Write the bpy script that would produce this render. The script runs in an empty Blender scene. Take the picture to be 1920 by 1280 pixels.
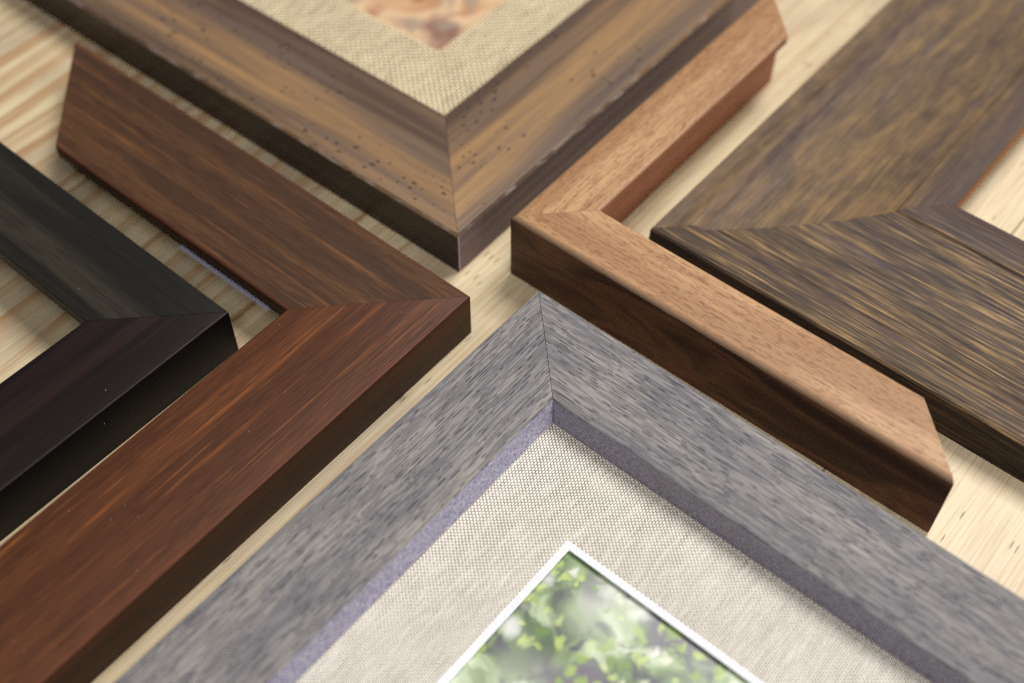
import bpy, bmesh, math, random
from mathutils import Vector, Matrix
C = bpy.context
scene = C.scene
col = scene.collection
CM = 0.01
random.seed(4)

# ----------------------------------------------------------------- node helper
def lin(c):
    return tuple(((v/255)/12.92 if v/255 <= 0.04045 else ((v/255+0.055)/1.055)**2.4) for v in c) + (1.0,)

class G:
    """A small builder for one material's node graph."""
    def __init__(self, name):
        self.m = bpy.data.materials.new(name); self.m.use_nodes = True
        self.t = self.m.node_tree; self.n = self.t.nodes
        self.bsdf = self.n['Principled BSDF']
    def put(self, sock, v):
        if v is None: return
        if isinstance(v, bpy.types.NodeSocket): self.t.links.new(v, sock)
        elif isinstance(v, tuple) and len(v) == 3 and sock.type == 'RGBA': sock.default_value = lin(v)
        else: sock.default_value = v
    def new(self, typ, **kw):
        nd = self.n.new(typ)
        for k, v in kw.items(): setattr(nd, k, v)
        return nd
    def math(self, op, a, b=None, c=None, clamp=False):
        nd = self.new('ShaderNodeMath', operation=op, use_clamp=clamp)
        for i, v in enumerate((a, b, c)): self.put(nd.inputs[i], v)
        return nd.outputs[0]
    def vmath(self, op, a, b=None):
        nd = self.new('ShaderNodeVectorMath', operation=op)
        self.put(nd.inputs[0], a); self.put(nd.inputs[1], b)
        return nd.outputs[0]
    def coords(self, rnd=True):
        """object coordinates in centimetres, shifted per object"""
        tc = self.new('ShaderNodeTexCoord')
        v = self.vmath('MULTIPLY', tc.outputs['Object'], (100., 100., 100.))
        if rnd:
            oi = self.new('ShaderNodeObjectInfo')
            k = self.math('MULTIPLY', oi.outputs['Random'], 91.0)
            cx = self.new('ShaderNodeCombineXYZ')
            self.put(cx.inputs[0], k); self.put(cx.inputs[1], k)
            w = self.vmath('ADD', v, cx.outputs[0])
            return v, w
        return v, v
    def sep(self, v):
        s = self.new('ShaderNodeSeparateXYZ'); self.put(s.inputs[0], v); return s.outputs
    def comb(self, x, y, z=0.0):
        s = self.new('ShaderNodeCombineXYZ')
        for i, k in enumerate((x, y, z)): self.put(s.inputs[i], k)
        return s.outputs[0]
    def scale(self, v, s): return self.vmath('MULTIPLY', v, s)
    def noise(self, v, s=(1., 1., 1.), detail=3., rough=.55, dist=0.):
        nd = self.new('ShaderNodeTexNoise')
        self.put(nd.inputs['Vector'], self.scale(v, s)); nd.inputs['Scale'].default_value = 1.0
        nd.inputs['Detail'].default_value = detail; nd.inputs['Roughness'].default_value = rough
        nd.inputs['Distortion'].default_value = dist
        return nd.outputs['Fac']
    def voro(self, v, s, feature='F1', rnd=1.0, out='Distance', smooth=None, flat=True):
        nd = self.new('ShaderNodeTexVoronoi', feature=feature, voronoi_dimensions='2D' if flat else '3D')
        if flat:
            q = self.sep(v); v = self.comb(q[0], self.math('ADD', q[1], self.math('MULTIPLY', q[2], .61)))
        self.put(nd.inputs['Vector'], self.scale(v, s)); nd.inputs['Scale'].default_value = 1.0
        nd.inputs['Randomness'].default_value = rnd
        if smooth is not None: nd.inputs['Smoothness'].default_value = smooth
        return nd.outputs[out]
    def rows(self, v, width, freq, wav=.05, detail=1., soft=True):
        """straight fibres: rows of constant width, each with its own run of light and dark along x"""
        x, y, z = self.sep(v)
        lo = self.noise(v, (.12, .8, .8), 1., .5)
        q = self.math('DIVIDE', self.math('ADD', self.math('ADD', y, self.math('MULTIPLY', z, .61)), self.math('MULTIPLY', lo, wav)), width)
        r = self.math('FLOOR', q)
        n = self.noise(self.comb(x, self.math('MULTIPLY', r, 7.31)), (freq, 1., 1.), detail, .5)
        if soft:
            r2 = self.math('ADD', r, 1.0)
            n2 = self.noise(self.comb(x, self.math('MULTIPLY', r2, 7.31)), (freq, 1., 1.), detail, .5)
            f = self.step(self.math('FRACT', q), .35, .95)
            n = self.math('ADD', self.math('MULTIPLY', n, self.math('SUBTRACT', 1.0, f)), self.math('MULTIPLY', n2, f))
        return n
    def pores(self, v, period, freq, lo, hi, wav=.2, thick=.30):
        """thin dark pore lines at a near-constant spacing, broken up along x"""
        x, y, z = self.sep(v)
        j = self.noise(v, (.25, 1.6, 1.6), 2., .5)
        q = self.math('DIVIDE', self.math('ADD', self.math('ADD', y, self.math('MULTIPLY', z, .61)), self.math('MULTIPLY', j, wav)), period)
        r = self.math('FLOOR', q)
        n = self.noise(self.comb(x, self.math('MULTIPLY', r, 7.31)), (freq, 1., 1.), 2., .55)
        d = self.math('ABSOLUTE', self.math('SUBTRACT', self.math('FRACT', q), .5))
        return self.math('MULTIPLY', self.step(d, thick, thick*.35), self.step(n, lo, hi))
    def ramp(self, f, stops, interp='LINEAR'):
        nd = self.new('ShaderNodeValToRGB'); cr = nd.color_ramp; cr.interpolation = interp
        while len(cr.elements) > 1: cr.elements.remove(cr.elements[-1])
        for i, (p, c) in enumerate(stops):
            e = cr.elements[0] if i == 0 else cr.elements.new(p)
            e.position = p
            e.color = lin(c) if isinstance(c, tuple) else (c, c, c, 1)
        self.put(nd.inputs[0], f)
        return nd.outputs[0]
    def step(self, f, a, b, lo=0., hi=1.):
        nd = self.new('ShaderNodeMapRange', interpolation_type='SMOOTHSTEP')
        for i, v in enumerate((f, a, b, lo, hi)): self.put(nd.inputs[i], v)
        return nd.outputs[0]
    def mix(self, f, a, b, mode='MIX'):
        nd = self.new('ShaderNodeMix', data_type='RGBA', blend_type=mode)
        self.put(nd.inputs['Factor'], f)
        self.put(nd.inputs[6], a); self.put(nd.inputs[7], b)
        return nd.outputs[2]
    def prop(self, name):
        nd = self.new('ShaderNodeAttribute', attribute_type='OBJECT', attribute_name=name)
        return nd.outputs['Fac']
    def normal_z(self):
        g = self.new('ShaderNodeNewGeometry')
        return self.sep(g.outputs['Normal'])[2]
    def dust(self, v, colr, dens=2.0, amount=.06):
        d = self.voro(v, (dens, dens, dens))
        r = self.sep(self.voro(v, (dens, dens, dens), out='Color'))[0]
        lim = self.math('MULTIPLY', self.math('GREATER_THAN', r, 1-amount*1.2), .018)
        return self.mix(self.math('MULTIPLY', self.math('LESS_THAN', d, lim), .6), colr, (215, 212, 208))
    def bump(self, h, dist, strength=1.0, prev=None):
        nd = self.new('ShaderNodeBump'); nd.inputs['Distance'].default_value = dist*CM
        nd.inputs['Strength'].default_value = strength
        self.put(nd.inputs['Height'], h)
        if prev is not None: self.put(nd.inputs['Normal'], prev)
        return nd.outputs[0]
    def out(self, colr, rough=.5, normal=None, spec=.4, coat=0., coat_rough=.2):
        b = self.bsdf
        self.put(b.inputs['Base Color'], colr); self.put(b.inputs['Roughness'], rough)
        if normal is not None: self.put(b.inputs['Normal'], normal)
        b.inputs['Specular IOR Level'].default_value = spec
        b.inputs['Coat Weight'].default_value = coat; b.inputs['Coat Roughness'].default_value = coat_rough
        return self.m

# ----------------------------------------------------------------- materials
def mat_pine():
    g = G('pine_board'); v, _ = g.coords(False)
    x, y, z = g.sep(v)
    # boards 9.5 cm wide, each with its own shift
    yb = g.math('DIVIDE', g.math('ADD', y, 41.6), 9.5)
    bid = g.math('FLOOR', yb); fr = g.math('FRACT', yb)
    sh = g.math('MULTIPLY', g.math('SINE', g.math('MULTIPLY', bid, 12.9898)), 37.0)
    w = g.comb(g.math('ADD', x, sh), g.math('ADD', y, g.math('MULTIPLY', sh, .37)), z)
    warp = g.noise(w, (.022, .13, .13), 1., .5)
    warp2 = g.noise(w, (.10, .9, .9), 2., .5)
    yy = g.math('ADD', g.math('ADD', y, g.math('MULTIPLY', warp, 5.0)), g.math('MULTIPLY', warp2, .5))
    cell = g.noise(g.comb(0.0, yy, bid), (1., 1.25, 1.), 2., .55)
    ring = g.math('FRACT', g.math('MULTIPLY', g.math('ADD', yy, g.math('MULTIPLY', cell, 1.6)), .95))
    late = g.math('MULTIPLY', g.step(ring, .42, .92), g.step(ring, 1.0, .95))
    amp = g.noise(w, (.05, .5, .5), 2., .5)
    late = g.math('MULTIPLY', late, g.step(amp, .34, .58, .3, 1.0))
    fine = g.rows(w, .06, .3, .2, 2.)
    blot = g.noise(w, (.12, .35, .35), 3., .5)
    base = g.mix(g.step(blot, .35, .65), (205, 187, 150), (172, 156, 130))
    late = g.math('MULTIPLY', late, g.step(y, -6., 6., .35, 1.0))
    base = g.mix(g.math('MULTIPLY', late, .85), base, (158, 118, 78))
    base = g.mix(g.step(y, -3., -13., 0., .75), base, (200, 183, 152))
    base = g.mix(g.step(fine, .45, .72, 0., .5), base, (165, 135, 96))
    base = g.mix(g.step(fine, .5, .25, 0., .3), base, (228, 214, 182))
    # resin ducts: short dark dashes
    d = g.voro(w, (.9, 7., 7.))
    rc = g.sep(g.voro(w, (.9, 7., 7.), out='Color'))[0]
    duct = g.math('MULTIPLY', g.step(d, .24, .08), g.math('GREATER_THAN', rc, .90))
    duct = g.math('MULTIPLY', duct, g.step(amp, .60, .40))
    base = g.mix(g.math('MULTIPLY', duct, .75), base, (84, 60, 38))
    edge = g.math('MINIMUM', fr, g.math('SUBTRACT', 1.0, fr))
    joint = g.step(edge, .007, .0015)
    base = g.mix(g.math('MULTIPLY', joint, .8), base, (120, 88, 48))
    h = g.math('SUBTRACT', g.math('ADD', g.math('MULTIPLY', fine, .4), g.math('MULTIPLY', late, .3)), g.math('ADD', joint, duct))
    return g.out(base, .48, g.bump(h, .012, .6), .35)

def mat_grey(face):
    g = G('greywashed_wood_'+face); v, w = g.coords()
    low = g.noise(w, (.25, .9, .9), 3., .55)
    st = g.rows(w, .036, 1.0, .05, 2.)
    st2 = g.rows(w, .024, 1.5, .05, 2.)
    s = g.math('ADD', g.math('MULTIPLY', st, .5), g.math('MULTIPLY', st2, .5))
    s = g.math('ADD', s, g.math('MULTIPLY', g.math('SUBTRACT', low, .5), .10))
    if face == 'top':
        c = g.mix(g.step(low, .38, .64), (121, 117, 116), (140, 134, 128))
        l1 = g.pores(w, .068, .8, .38, .58)
        l2 = g.pores(g.vmath('ADD', w, (3.3, .031, 0.)), .105, 1.7, .50, .64, .3, .34)
        mot = g.noise(w, (.9, 5., 5.), 3., .6)
        c = g.mix(g.step(mot, .50, .74, 0., .22), c, (84, 84, 94))
        c = g.mix(g.math('MULTIPLY', l1, .82), c, (52, 54, 66))
        c = g.mix(g.math('MULTIPLY', l2, .66), c, (38, 42, 56))
        s = g.math('SUBTRACT', 1.0, g.math('MAXIMUM', l1, l2))
        warm = g.noise(w, (.3, 1.6, 1.6), 2., .5)
        c = g.mix(g.step(warm, .45, .75, 0., .22), c, (112, 106, 112))
        c = g.dust(w, c, 2.2, .03)
        return g.out(c, .55, g.bump(s, .02, .7), .15)
    if face == 'inner':
        tone = g.prop('tone'); sp = g.noise(v, (9., 20., 20.), 3., .7)
        c = g.ramp(sp, [(.34, (96, 95, 124)), (.47, (142, 139, 160)), (.62, (186, 181, 192))])
        lo = g.noise(v, (1., 2., 2.), 2., .5)
        c = g.mix(g.step(lo, .5, .8, 0., .5), c, (140, 132, 138))
        c = g.mix(g.math('MULTIPLY', tone, .45), c, (118, 112, 116))  # greyer on one rail pair: shade of that inner face put into the colour
        return g.out(c, .55, g.bump(sp, .01, .5), .3)
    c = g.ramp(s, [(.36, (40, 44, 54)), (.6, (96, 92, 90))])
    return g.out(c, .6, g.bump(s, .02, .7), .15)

def mat_mahogany():
    g = G('brown_stained_wood'); v, w = g.coords(); tone = g.prop('tone')
    low = g.noise(w, (.045, 1.1, 1.1), 3., .5, .3)
    mid = g.noise(w, (.10, 3.6, 3.6), 3., .55, .2)
    fine = g.rows(w, .034, 1.1)
    dark = g.mix(tone, (66, 46, 34), (74, 43, 27))  # greyer on the upper rail: its hazy sheen is put into the colour
    c = g.mix(g.step(low, .40, .66), dark, g.mix(tone, (84, 58, 38), (92, 54, 32)))
    c = g.mix(g.step(mid, .54, .74, 0., .7), c, g.mix(tone, (114, 74, 44), (132, 76, 38)))
    hair = g.noise(w, (.22, 14., 14.), 2., .5)
    gate = g.noise(w, (.08, .7, .7), 2., .5)
    c = g.mix(g.math('MULTIPLY', g.step(hair, .62, .74), g.step(gate, .45, .62, 0., .75)), c, g.mix(tone, (118, 76, 44), (164, 100, 48)))
    c = g.mix(g.step(fine, .40, .66, .0, .42), c, (38, 21, 13))
    x, y, z = g.sep(v)
    # stain rubbed warm along the arrises
    e = g.math('MINIMUM', g.step(y, .0, .22), g.step(y, 4.33, 4.12))
    c = g.mix(g.step(e, .9, .1, 0., .22), c, (104, 46, 26))
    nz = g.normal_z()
    c = g.mix(g.step(nz, .5, .1, 0., .92), c, g.mix(g.step(low, .4, .6), (50, 27, 15), (70, 41, 24)))  # side faces darkened: their shade is painted into the stain
    c = g.dust(w, c, 1.7, .025)
    return g.out(c, g.math('ADD', .40, g.math('MULTIPLY', fine, .12)), g.bump(fine, .010, .8), .2)

def mat_espresso():
    g = G('espresso_stained_wood'); v, w = g.coords(); tone = g.prop('tone')
    low = g.noise(w, (.05, 1.3, 1.3), 3., .55)
    fine = g.rows(w, .036, .8)
    c = g.mix(g.step(low, .36, .64), g.mix(tone, (29, 27, 24), (25, 17, 18)), g.mix(tone, (50, 46, 38), (39, 27, 25)))  # upper rail's greenish sheen is mixed into the stain colours
    c = g.mix(g.step(fine, .45, .7, 0., .45), c, (20, 13, 15))
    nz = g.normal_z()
    c = g.mix(g.step(nz, .5, .1, 0., .95), c, (5, 3, 3))  # sides taken near black, deepening their shade through the colour
    c = g.dust(w, c, 1.5, .02)
    return g.out(c, .42, g.bump(fine, .008, .7), .2)

def mat_rustic_brown():
    g = G('distressed_brown_wood'); v, w = g.coords(); tone = g.prop('tone')
    x, y, z = g.sep(v)
    low = g.noise(w, (.04, .75, .75), 2., .5, .3)
    mid = g.noise(w, (.09, 2.6, 2.6), 3., .6, .2)
    fine = g.rows(w, .05, .5)
    # the smoky band sits towards the picture, honey tones towards the outside
    s = g.math('ADD', g.math('MULTIPLY', low, .68), g.math('MULTIPLY', mid, .32))
    s = g.math('SUBTRACT', s, g.step(y, 2.0, 3.6, 0., .085))
    c = g.ramp(s, [(.34, (78, 62, 52)), (.44, (104, 84, 66)), (.50, (125, 98, 72)), (.57, (141, 110, 75)), (.68, (158, 122, 80))])
    c = g.mix(g.step(fine, .48, .72, 0., .4), c, (88, 70, 58))
    grey = g.noise(w, (.09, 1.4, 1.4), 2., .5)
    c = g.mix(g.step(grey, .50, .70, 0., .38), c, (110, 92, 82))
    c = g.mix(g.step(y, 3.9, 4.38, 0., .65), c, (70, 54, 44))
    # wormholes, thick in clusters on the outer half
    wq = g.vmath('ADD', w, g.scale(g.comb(g.noise(w, (7., 9., 9.)), g.noise(w, (9., 7., 8.)), 0.), (.12, .10, 0.)))
    d = g.voro(wq, (2.2, 3.8, 3.8))
    rc = g.sep(g.voro(wq, (2.2, 3.8, 3.8), out='Color'))
    cl = g.noise(w, (.16, .55, .55), 2., .5)
    thr = g.step(cl, .42, .62, .985, .35)
    size = g.math('MULTIPLY', g.math('POWER', rc[1], 2.), .24)
    hole = g.math('MULTIPLY', g.step(d, g.math('ADD', size, .07), size), g.math('GREATER_THAN', rc[0], thr))
    c = g.mix(g.math('MULTIPLY', hole, .7), c, (46, 35, 31))
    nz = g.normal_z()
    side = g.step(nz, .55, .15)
    c = g.mix(side, c, g.mix(tone, g.mix(g.step(mid, .4, .65), (92, 72, 74), (116, 94, 96)), g.mix(g.step(mid, .4, .65), (38, 26, 21), (60, 44, 38))))  # one rail's lilac gloss and the other's shade are put into the side colours
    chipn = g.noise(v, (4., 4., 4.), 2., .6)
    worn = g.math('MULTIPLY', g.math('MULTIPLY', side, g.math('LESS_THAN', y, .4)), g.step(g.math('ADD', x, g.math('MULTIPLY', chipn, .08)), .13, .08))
    c = g.mix(g.math('MULTIPLY', worn, .8), c, g.mix(g.step(z, .16, .10), (168, 150, 160), (170, 134, 96)))  # worn corner edge, with its bright highlight also put into the pale mauve
    # varnish worn pale on the arris, scuffs
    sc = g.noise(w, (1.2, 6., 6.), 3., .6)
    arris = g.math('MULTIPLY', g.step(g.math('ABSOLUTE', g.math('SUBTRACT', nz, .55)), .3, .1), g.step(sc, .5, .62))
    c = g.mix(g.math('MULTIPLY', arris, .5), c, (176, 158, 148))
    c = g.dust(w, c, 1.8, .02)
    h = g.math('SUBTRACT', g.math('MULTIPLY', fine, .35), hole)
    return g.out(c, .42, g.bump(h, .02, .8), .25, .10, .25)

def mat_walnut():
    g = G('oiled_walnut_wood'); v, w = g.coords()
    x, y, z = g.sep(v)
    low = g.noise(w, (.08, 1.2, 1.2), 3., .5)
    fine = g.noise(w, (1.1, 26., 26.), 3., .6)
    sap = g.mix(g.step(low, .38, .64), (150, 113, 79), (176, 139, 101))
    sap = g.mix(g.step(g.rows(w, .05, .5, .1, 2.), .42, .64, 0., .5), sap, (134, 92, 60))
    # open pores: short dark dashes along the grain
    p1 = g.rows(w, .034, 1.5, soft=False); p2 = g.rows(w, .024, 2.4, soft=False)
    pores = g.math('MAXIMUM', g.step(p1, .63, .70, 0., .7), g.step(p2, .55, .70, 0., .62))
    sap = g.mix(g.math('MULTIPLY', pores, .78), sap, (84, 48, 32))
    # heartwood below: dark wood with shade put into its colour, slow flame bands
    fl = g.noise(w, (.14, .3, .62), 3., .5, .9)
    heart = g.ramp(fl, [(.36, (62, 39, 29)), (.44, (82, 53, 37)), (.51, (116, 77, 50)), (.57, (98, 56, 41)), (.68, (66, 40, 32))])
    heart = g.mix(g.step(fine, .45, .7, 0., .4), heart, (40, 24, 18))
    nz = g.normal_z()
    inner = g.math('GREATER_THAN', y, .9)
    heart = g.mix(g.math('MULTIPLY', inner, .85), heart, g.mix(g.step(fine, .4, .7), (166, 104, 72), (138, 84, 56)))  # inner side lighter: the light falling on it is put into the colour
    side = g.step(g.math('ADD', nz, g.math('MULTIPLY', g.math('SUBTRACT', fine, .5), .35)), .36, .22)
    c = g.mix(side, sap, heart)
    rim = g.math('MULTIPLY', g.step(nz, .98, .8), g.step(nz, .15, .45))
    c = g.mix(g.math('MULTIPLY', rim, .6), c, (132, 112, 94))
    c = g.dust(w, c, 1.6, .02)
    return g.out(c, .46, g.bump(g.math('SUBTRACT', g.math('MULTIPLY', fine, .4), pores), .012, .7), .22)

def mat_barnwood():
    g = G('weathered_oak_wood'); v, w = g.coords(); tone = g.prop('tone')
    x, y, z = g.sep(v)
    low = g.noise(w, (.10, .55, .55), 3., .6, .5)
    blot = g.noise(w, (.55, .95, .95), 4., .62, .4)
    line = g.rows(w, .050, .34, .12, 2.)
    line2 = g.rows(w, .030, .7, .12, 2.)
    s = g.math('ADD', g.math('MULTIPLY', line, .6), g.math('MULTIPLY', line2, .4))
    tt = g.math('MULTIPLY', tone, .15)
    s = g.math('ADD', s, g.math('MULTIPLY', g.math('SUBTRACT', blot, .5), g.math('ADD', .16, tt)))
    c = g.ramp(s, [(.34, (30, 23, 22)), (.43, (53, 43, 38)), (.50, (77, 62, 49)), (.58, (116, 93, 64)), (.68, (170, 137, 92))])
    gr = g.mix(g.step(low, .42, .62), (86, 72, 62), (124, 102, 72))
    c = g.mix(g.mix(tone, (90, 90, 90), (118, 118, 118)), c, gr)
    fig = g.noise(w, (.26, .8, .8), 4., .6, 1.0)
    mott = g.noise(w, (1.3, 3.4, 3.4), 3., .65)
    fg = g.math('ADD', g.math('MULTIPLY', fig, .72), g.math('MULTIPLY', mott, .28))
    up = g.ramp(fg, [(.34, (76, 62, 51)), (.45, (93, 76, 60)), (.52, (106, 86, 64)), (.58, (121, 97, 68)), (.70, (142, 110, 74))])
    c = g.mix(g.math('MULTIPLY', g.math('SUBTRACT', 1.0, tone), 0.0), c, up)
    c = g.mix(g.math('MULTIPLY', tone, .60), c, up)
    blue = g.math('MULTIPLY', g.step(g.noise(w, (.12, 2.6, 2.6), 3., .6), .55, .70), g.step(line2, .40, .6))
    c = g.mix(g.math('MULTIPLY', blue, .32), c, (70, 66, 94))
    gold = g.math('MULTIPLY', g.step(g.noise(w, (.11, 5.5, 5.5), 2., .5), .64, .74), g.step(line, .4, .6))
    c = g.mix(g.math('MULTIPLY', gold, g.math('SUBTRACT', .42, g.math('MULTIPLY', tone, .30))), c, (178, 134, 72))
    c = g.mix(g.step(y, 6.2, 6.9, 0., .62), c, (66, 54, 54))
    gro = g.math('MULTIPLY', g.step(y, .95, 1.25), g.step(y, 1.8, 1.35))
    c = g.mix(g.math('MULTIPLY', gro, .35), c, (66, 58, 70))
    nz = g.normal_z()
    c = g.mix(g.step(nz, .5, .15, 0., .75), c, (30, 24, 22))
    raw = g.math('MULTIPLY', g.step(nz, .5, .15), g.math('GREATER_THAN', y, 4.))
    c = g.mix(g.math('MULTIPLY', raw, .8), c, (150, 96, 48))
    return g.out(c, .55, g.bump(s, .03, .9), .15)

def mat_linen(name, light, mid, dark, pu, pv, slub):
    g = G(name); v, _ = g.coords(False)
    wob = g.noise(v, (1.2, 1.2, 1.2), 2., .5)
    x, y, z = g.sep(v)
    xx = g.math('ADD', x, g.math('MULTIPLY', wob, .06)); yy = g.math('ADD', y, g.math('MULTIPLY', g.noise(v, (.9, .9, .3), 2., .5), .06))
    r = g.math('DIVIDE', yy, pv); row = g.math('FLOOR', r); fy = g.math('FRACT', r)
    u = g.math('ADD', g.math('DIVIDE', xx, pu), g.math('MULTIPLY', row, .5)); fx = g.math('FRACT', u)
    ax = g.math('ABSOLUTE', g.math('SUBTRACT', fx, .5)); ay = g.math('ABSOLUTE', g.math('SUBTRACT', fy, .5))
    over = g.math('MULTIPLY', g.step(ax, .46, .20), g.step(ay, .50, .18))
    rn = g.noise(g.comb(xx, yy, 0.), (1.6, 14., 1.), 2., .6)
    rn2 = g.noise(g.comb(xx, yy, 0.), (14., 1.3, 1.), 2., .6)
    hr = g.noise(g.comb(g.math('MULTIPLY', xx, .9), g.math('MULTIPLY', row, 7.31)), (1., 1., 1.), 1., .5)
    thick = g.math('ADD', over, g.math('MULTIPLY', g.math('SUBTRACT', g.math('ADD', rn, hr), 1.0), slub))
    c = g.ramp(thick, [(.02, dark), (.45, mid), (.95, light)])
    c = g.mix(g.step(rn2, .52, .75, 0., .35), c, mid)
    c = g.mix(g.step(g.noise(v, (.5, .5, .5), 3., .6), .5, .7, 0., .22), c, mid)
    return g.out(c, .85, g.bump(over, .03, .8), .15)

def mat_plain(name, c, rough=.6, spec=.3):
    g = G(name); v, _ = g.coords(False)
    n = g.noise(v, (6., 6., 6.), 3., .6)
    k = g.mix(g.step(n, .3, .7, 0., .18), c, tuple(int(q*.82) for q in c))
    return g.out(k, rough, g.bump(n, .004, .4), spec)

def mat_garden_photo():
    g = G('garden_photo_paper'); v, _ = g.coords(False)
    n0 = g.noise(v, (.55, .55, 1.), 3., .55, .6)
    c = g.ramp(n0, [(.30, (50, 62, 46)), (.42, (84, 102, 70)), (.50, (122, 140, 98)), (.58, (166, 178, 146)), (.72, (212, 212, 200))])
    sh = g.noise(v, (1.1, 1.1, 1.), 3., .5, .5)
    c = g.mix(g.step(sh, .51, .64, 0., .85), c, (62, 56, 72))
    wob = g.vmath('ADD', v, g.scale(g.comb(g.noise(v, (1.4, 1.4, 1.)), g.noise(v, (1.7, 1.7, 2.)), 0.), (.9, .9, 0.)))
    d = g.voro(wob, (1.9, 2.5, 1.)); rc = g.sep(g.voro(wob, (1.9, 2.5, 1.), out='Color'))
    clus = g.noise(v, (.5, .5, 3.), 2., .5)
    leaf = g.math('MULTIPLY', g.step(d, .55, .12), g.math('GREATER_THAN', rc[0], g.step(clus, .40, .60, .9, .2)))
    lc = g.ramp(rc[1], [(.0, (92, 122, 54)), (.4, (146, 168, 80)), (.75, (178, 192, 112)), (1., (214, 208, 206))])
    c = g.mix(g.step(g.noise(v, (.42, .42, 7.), 1., .5), .54, .68, 0., .75), c, (104, 92, 112))
    c = g.mix(g.math('MULTIPLY', leaf, .85), c, lc)
    d2 = g.voro(wob, (1.1, 1.0, 1.)); r2 = g.sep(g.voro(wob, (1.1, 1.0, 1.), out='Color'))
    blob = g.math('MULTIPLY', g.step(d2, .52, .02), g.math('GREATER_THAN', r2[0], .80))
    c = g.mix(g.math('MULTIPLY', blob, .55), c, g.mix(r2[2], (232, 226, 230), (196, 210, 170)))
    pale = g.noise(v, (.3, .3, 5.), 1., .5)
    c = g.mix(g.step(pale, .46, .66, .0, .25), c, (206, 212, 192))
    return g.out(c, .35, None, .3)

def mat_portrait_photo():
    g = G('soft_pink_photo_paper'); v, _ = g.coords(False)
    n0 = g.noise(v, (.34, .34, 1.), 2., .5, .3)
    c = g.ramp(n0, [(.30, (104, 76, 66)), (.42, (140, 108, 92)), (.50, (174, 144, 120)), (.58, (200, 170, 134)), (.7, (172, 126, 92))])
    n1 = g.noise(v, (.6, .6, 4.), 2., .5, .2)
    c = g.mix(g.step(n1, .54, .66, 0., .7), c, (146, 132, 116))
    n2 = g.noise(v, (.5, .5, 9.), 2., .5)
    c = g.mix(g.step(n2, .58, .70, 0., .7), c, (140, 84, 70))
    return g.out(c, .35, None, .3)

M = dict(pine=mat_pine(), grey=[mat_grey(k) for k in ('top', 'inner', 'side')], mahogany=mat_mahogany(),
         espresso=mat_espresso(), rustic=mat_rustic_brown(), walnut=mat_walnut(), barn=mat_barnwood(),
         linen_grey=mat_linen('pale_linen_cloth', (244, 239, 229), (222, 213, 197), (104, 92, 76), .135, .078, .5),
         linen_cream=mat_linen('cream_linen_cloth', (226, 212, 182), (200, 182, 146), (100, 78, 48), .27, .15, .7),
         core=mat_plain('white_mat_core', (240, 240, 244)), cream_core=mat_plain('cream_mat_core', (214, 196, 160)),
         garden=mat_garden_photo(), portrait=mat_portrait_photo(), strip=mat_plain('lavender_reflection', (226, 222, 250), .35, .5))

# ----------------------------------------------------------------- geometry
def mesh_obj(name, verts, faces, mats, fmat=None, parent=None, loc=(0, 0, 0), rz=0., smooth=None):
    me = bpy.data.meshes.new(name)
    me.from_pydata([tuple(c*CM for c in q) for q in verts], [], faces)
    for m in mats: me.materials.append(m)
    if fmat:
        for p, k in zip(me.polygons, fmat): p.material_index = k
    bm = bmesh.new(); bm.from_mesh(me); bmesh.ops.recalc_face_normals(bm, faces=bm.faces); bm.to_mesh(me); bm.free()
    if smooth:
        for p in me.polygons: p.use_smooth = True
        me.set_sharp_from_angle(angle=math.radians(smooth))
    ob = bpy.data.objects.new(name, me); col.objects.link(ob)
    ob.parent = parent
    ob.location = tuple(c*CM for c in loc); ob.rotation_euler = (0, 0, rz)
    return ob

def rounded(poly, radii, n=5):
    """round chosen corners of a closed (x, z) outline; returns points and the source edge of each new edge"""
    out = []; N = len(poly)
    for i, p in enumerate(poly):
        r = radii.get(i, 0)
        if not r: out.append((p[0], p[1], i)); continue
        p = Vector(p); a = (Vector(poly[i-1])-p).normalized(); b = (Vector(poly[(i+1) % N])-p).normalized()
        ang = a.angle(b); t = r/math.tan(ang/2)
        cen = p+(a+b).normalized()*(r/math.sin(ang/2))
        p0, p1 = p+a*t, p+b*t
        a0 = math.atan2(*(p0-cen).yx); a1 = math.atan2(*(p1-cen).yx)
        d = (a1-a0+math.pi) % (2*math.pi)-math.pi
        for k in range(n+1):
            q = a0+d*k/n
            out.append((cen.x+r*math.cos(q), cen.y+r*math.sin(q), i))
    return out

def rail(prof, L, mats, parent, loc, rz, gap=.006, mat_of=None, tone=0., label=None, smooth=35):
    """a moulding stick: closed profile run along +x, mitred at both ends, inner side at +y"""
    n = len(prof); vs = []; NS = 10
    for s in range(NS+1):
        for (y, z, _) in prof:
            x0, x1 = y+gap, L-y-gap
            vs.append((x0+(x1-x0)*s/NS, y, z))
    fs, fm = [], []
    for s in range(NS):
        for i in range(n):
            j = (i+1) % n
            fs.append((s*n+i, s*n+j, (s+1)*n+j, (s+1)*n+i))
            fm.append(mat_of((prof[i], prof[j])) if mat_of else 0)
    fs.append(tuple(range(n))[::-1]); fs.append(tuple(NS*n+i for i in range(n))); fm += [len(mats)-1]*2
    o = mesh_obj('rail', vs, fs, mats, fm, parent, loc, rz, smooth)
    o['tone'] = tone
    if label: o['label'] = label
    return o

def thing(name, label, cat, x, y, deg, group=None):
    o = bpy.data.objects.new(name, None); col.objects.link(o)
    o.location = (x*CM, y*CM, 0); o.rotation_euler = (0, 0, math.radians(deg))
    o.empty_display_size = .02
    o['label'] = label; o['category'] = cat
    if group: o['group'] = group
    return o

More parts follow.
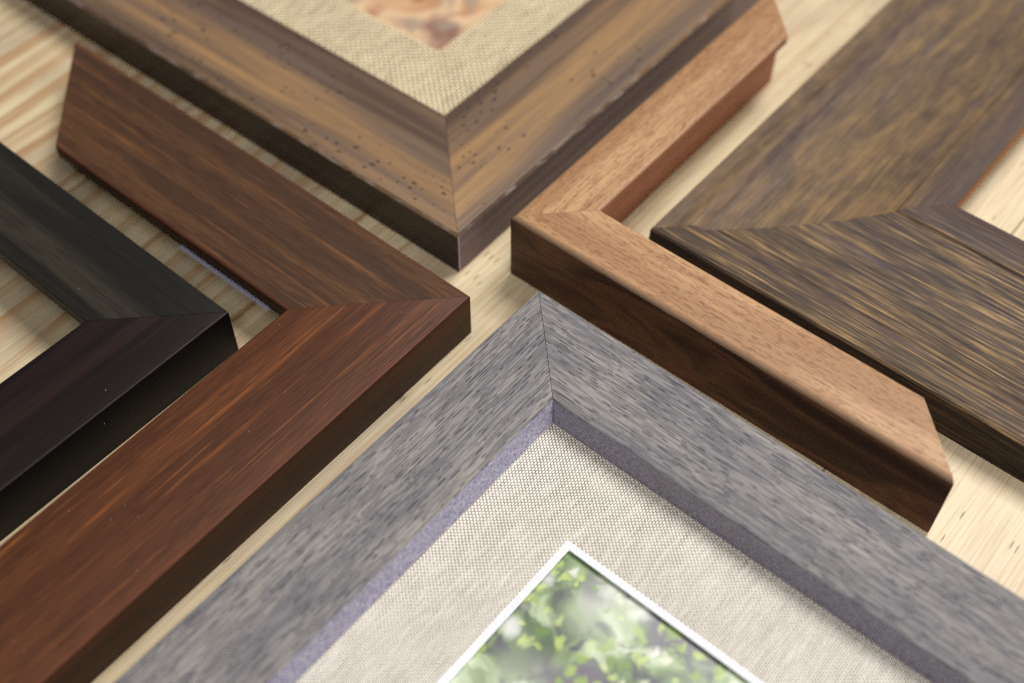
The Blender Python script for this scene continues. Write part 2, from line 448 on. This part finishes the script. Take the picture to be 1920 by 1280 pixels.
def corner(root, prof, L0, L1, mats, tones=(0., 1.), **kw):
    """two sticks meeting at the origin"""
    rail(prof, L0, mats, root, (0, 0, 0), 0., tone=tones[0], **kw)
    rail(prof, L1, mats, root, (0, L1, 0), -math.pi/2, tone=tones[1], **kw)

def full_frame(root, prof, LX, LY, mats, tones=(0., 1.), **kw):
    corner(root, prof, LX, LY, mats, tones, **kw)
    rail(prof, LY, mats, root, (LX, 0, 0), math.pi/2, tone=tones[1], **kw)
    rail(prof, LX, mats, root, (LX, LY, 0), math.pi, tone=tones[0], **kw)

def mat_board(root, LX, LY, i0, i1, z, th, mat, core, bev, bevw):
    def ring(i, zz): return [(i, i, zz), (LX-i, i, zz), (LX-i, LY-i, zz), (i, LY-i, zz)]
    vs = ring(i0, z)+ring(i1, z)+ring(i0, z-th)+ring(i1, z-th)
    fs = []
    for k in range(4):
        j = (k+1) % 4
        fs += [(k, j, 4+j, 4+k), (8+k, 12+k, 12+j, 8+j), (k, 8+k, 8+j, j), (4+k, 4+j, 12+j, 12+k)]
    m = mesh_obj('mat_board', vs, fs, [mat], None, root)
    # bevelled core exposed round the opening, a hair proud of the cloth
    e = .004
    vs = ring(i1+e, z+.006)+ring(i1+bevw*.35, z+.004)+ring(i1+bevw, z-bev)+ring(i1+e, z-th-.05)
    fs = []
    for k in range(4):
        j = (k+1) % 4
        for a in range(3): fs.append((a*4+k, a*4+j, a*4+4+j, a*4+4+k))
        fs.append((12+k, 12+j, j, k))
    mesh_obj('mat_bevel', vs, fs, [core], None, m)
    return m

def sheet(name, root, x0, y0, x1, y1, z0, z1, mat):
    vs = [(x, y, z) for z in (z0, z1) for x, y in ((x0, y0), (x1, y0), (x1, y1), (x0, y1))]
    fs = [(0, 3, 2, 1), (4, 5, 6, 7), (0, 1, 5, 4), (1, 2, 6, 5), (2, 3, 7, 6), (3, 0, 4, 7)]
    return mesh_obj(name, vs, fs, [mat], None, root)

# ----------------------------------------------------------------- the table
TH = math.radians(50.5)
tb = sheet('table_top', None, -75, -75, 75, 75, -3.0, 0.0, M['pine'])
tb.rotation_euler = (0, 0, TH); tb.location = (0, .30, 0)
tb['kind'] = 'structure'; tb['label'] = 'pale pine boards with orange grain lines under all the frames'

GR = 'wooden picture frames laid out on the pine table'
# A: grey-washed frame with pale linen mat and garden photo
a = thing('picture_frame', 'grey washed wood frame with pale linen mat around a green garden photo', 'picture frame', .885, 27.222, 230.2, GR)
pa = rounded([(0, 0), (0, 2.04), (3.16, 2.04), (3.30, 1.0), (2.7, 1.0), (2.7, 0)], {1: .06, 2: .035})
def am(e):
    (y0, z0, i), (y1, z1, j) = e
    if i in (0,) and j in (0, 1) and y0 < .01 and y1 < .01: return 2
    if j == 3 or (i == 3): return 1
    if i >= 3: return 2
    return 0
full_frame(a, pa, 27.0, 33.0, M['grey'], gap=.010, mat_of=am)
mat_board(a, 27., 33., 2.74, 6.29, .985, .15, M['linen_grey'], M['core'], .06, .20)
sheet('photo_print', a, 5.6, 5.6, 27-5.6, 33-5.6, .74, .78, M['garden'])

# B: brown stained corner sample
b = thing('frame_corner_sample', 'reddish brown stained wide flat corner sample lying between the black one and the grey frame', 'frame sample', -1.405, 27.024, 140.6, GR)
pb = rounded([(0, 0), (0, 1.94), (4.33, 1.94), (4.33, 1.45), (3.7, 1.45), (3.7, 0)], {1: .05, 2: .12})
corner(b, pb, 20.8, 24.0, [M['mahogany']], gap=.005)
sheet('reflection_strip', b, 6.1, 3.715, 10.75, 3.85, .0, .06, M['strip'])  # near-white lavender strip stands in for a glossy reflection under the lip

# C: espresso corner sample
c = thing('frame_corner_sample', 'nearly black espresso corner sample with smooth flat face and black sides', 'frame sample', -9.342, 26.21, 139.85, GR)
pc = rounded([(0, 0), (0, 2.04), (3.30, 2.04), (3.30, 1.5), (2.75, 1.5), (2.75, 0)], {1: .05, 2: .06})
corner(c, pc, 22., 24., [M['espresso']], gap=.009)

# D: distressed frame with cream linen mat and photo
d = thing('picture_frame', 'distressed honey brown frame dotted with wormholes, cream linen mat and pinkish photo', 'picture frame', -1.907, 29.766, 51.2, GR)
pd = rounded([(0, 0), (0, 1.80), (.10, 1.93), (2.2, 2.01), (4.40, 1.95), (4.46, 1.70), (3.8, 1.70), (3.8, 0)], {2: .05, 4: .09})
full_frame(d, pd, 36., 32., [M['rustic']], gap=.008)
mat_board(d, 36., 32., 3.84, 7.2, 1.69, .15, M['linen_cream'], M['cream_core'], .14, .14)
sheet('photo_print', d, 6.6, 6.6, 36-6.6, 32-6.6, 1.44, 1.48, M['portrait'])

# E: walnut corner sample
e = thing('frame_corner_sample', 'narrow tall walnut corner sample, tan top with dark pores and dark brown side', 'frame sample', -.065, 29.732, -39.2, GR)
pe = rounded([(0, 0), (0, 2.965), (2.185, 2.965), (2.185, 2.6), (1.6, 2.45), (1.6, 0)], {1: .22, 2: .10, 0: .05}, 8)
corner(e, pe, 16.65, 16.5, [M['walnut']], gap=.003)

# F: wide weathered corner sample with scooped face
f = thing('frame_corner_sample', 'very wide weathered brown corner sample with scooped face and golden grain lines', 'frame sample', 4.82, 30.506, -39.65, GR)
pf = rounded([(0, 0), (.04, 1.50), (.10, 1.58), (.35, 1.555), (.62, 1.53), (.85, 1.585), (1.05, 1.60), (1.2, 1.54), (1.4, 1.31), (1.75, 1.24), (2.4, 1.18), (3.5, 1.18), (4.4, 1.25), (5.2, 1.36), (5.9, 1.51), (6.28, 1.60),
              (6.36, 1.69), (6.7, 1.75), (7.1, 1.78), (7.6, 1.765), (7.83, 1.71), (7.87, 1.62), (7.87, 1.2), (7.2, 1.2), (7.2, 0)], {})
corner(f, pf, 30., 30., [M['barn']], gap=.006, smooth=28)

# ----------------------------------------------------------------- camera
cd = bpy.data.cameras.new('camera'); cam = bpy.data.objects.new('camera', cd); col.objects.link(cam)
F, PITCH, ROLL = 2352.0, 51.93, .27
cd.sensor_width = 36.0; cd.lens = F/1920*36.0; cd.clip_start = .01; cd.clip_end = 50
pr, rr = math.radians(PITCH), math.radians(ROLL)
fw = Vector((0, math.cos(pr), -math.sin(pr))); rt = Vector((1, 0, 0)); up = rt.cross(fw)
R = rt*math.cos(rr)+up*math.sin(rr); U = up*math.cos(rr)-rt*math.sin(rr)
mw = Matrix((R, U, -fw)).transposed().to_4x4(); mw.translation = (0, 0, .34)
cam.matrix_world = mw
cd.dof.use_dof = True; cd.dof.focus_distance = .405; cd.dof.aperture_fstop = 4.5; cd.dof.aperture_blades = 7
scene.camera = cam

# ----------------------------------------------------------------- light
def area(name, loc, target, size, power, colr, sy=None):
    ld = bpy.data.lights.new(name, 'AREA'); ld.energy = power; ld.color = colr; ld.shape = 'RECTANGLE'
    ld.size = size; ld.size_y = sy or size
    o = bpy.data.objects.new(name, ld); col.objects.link(o); o.location = loc
    o.rotation_euler = (Vector(target)-Vector(loc)).to_track_quat('-Z', 'Y').to_euler()
    return o
area('window_light', (.58, .85, 1.55), (0, .3, 0), .65, 34, (1., .985, .965))
area('ceiling_light', (.1, -.5, 1.35), (0, .3, 0), .9, 11, (1., .985, .97))
area('room_light', (1.1, -.55, .8), (0, .3, 0), .6, 10, (.97, .97, 1.))
wd = bpy.data.worlds.new('World'); scene.world = wd; wd.use_nodes = True
bg = wd.node_tree.nodes['Background']; bg.inputs[0].default_value = (.92, .94, 1., 1); bg.inputs[1].default_value = .025

scene.render.engine = 'CYCLES'
scene.cycles.use_denoising = False
scene.cycles.filter_width = 1.15
scene.cycles.use_adaptive_sampling = False
scene.cycles.max_bounces = 5
scene.view_settings.view_transform = 'Standard'; scene.view_settings.look = 'None'
scene.view_settings.exposure = 0; scene.view_settings.gamma = 1
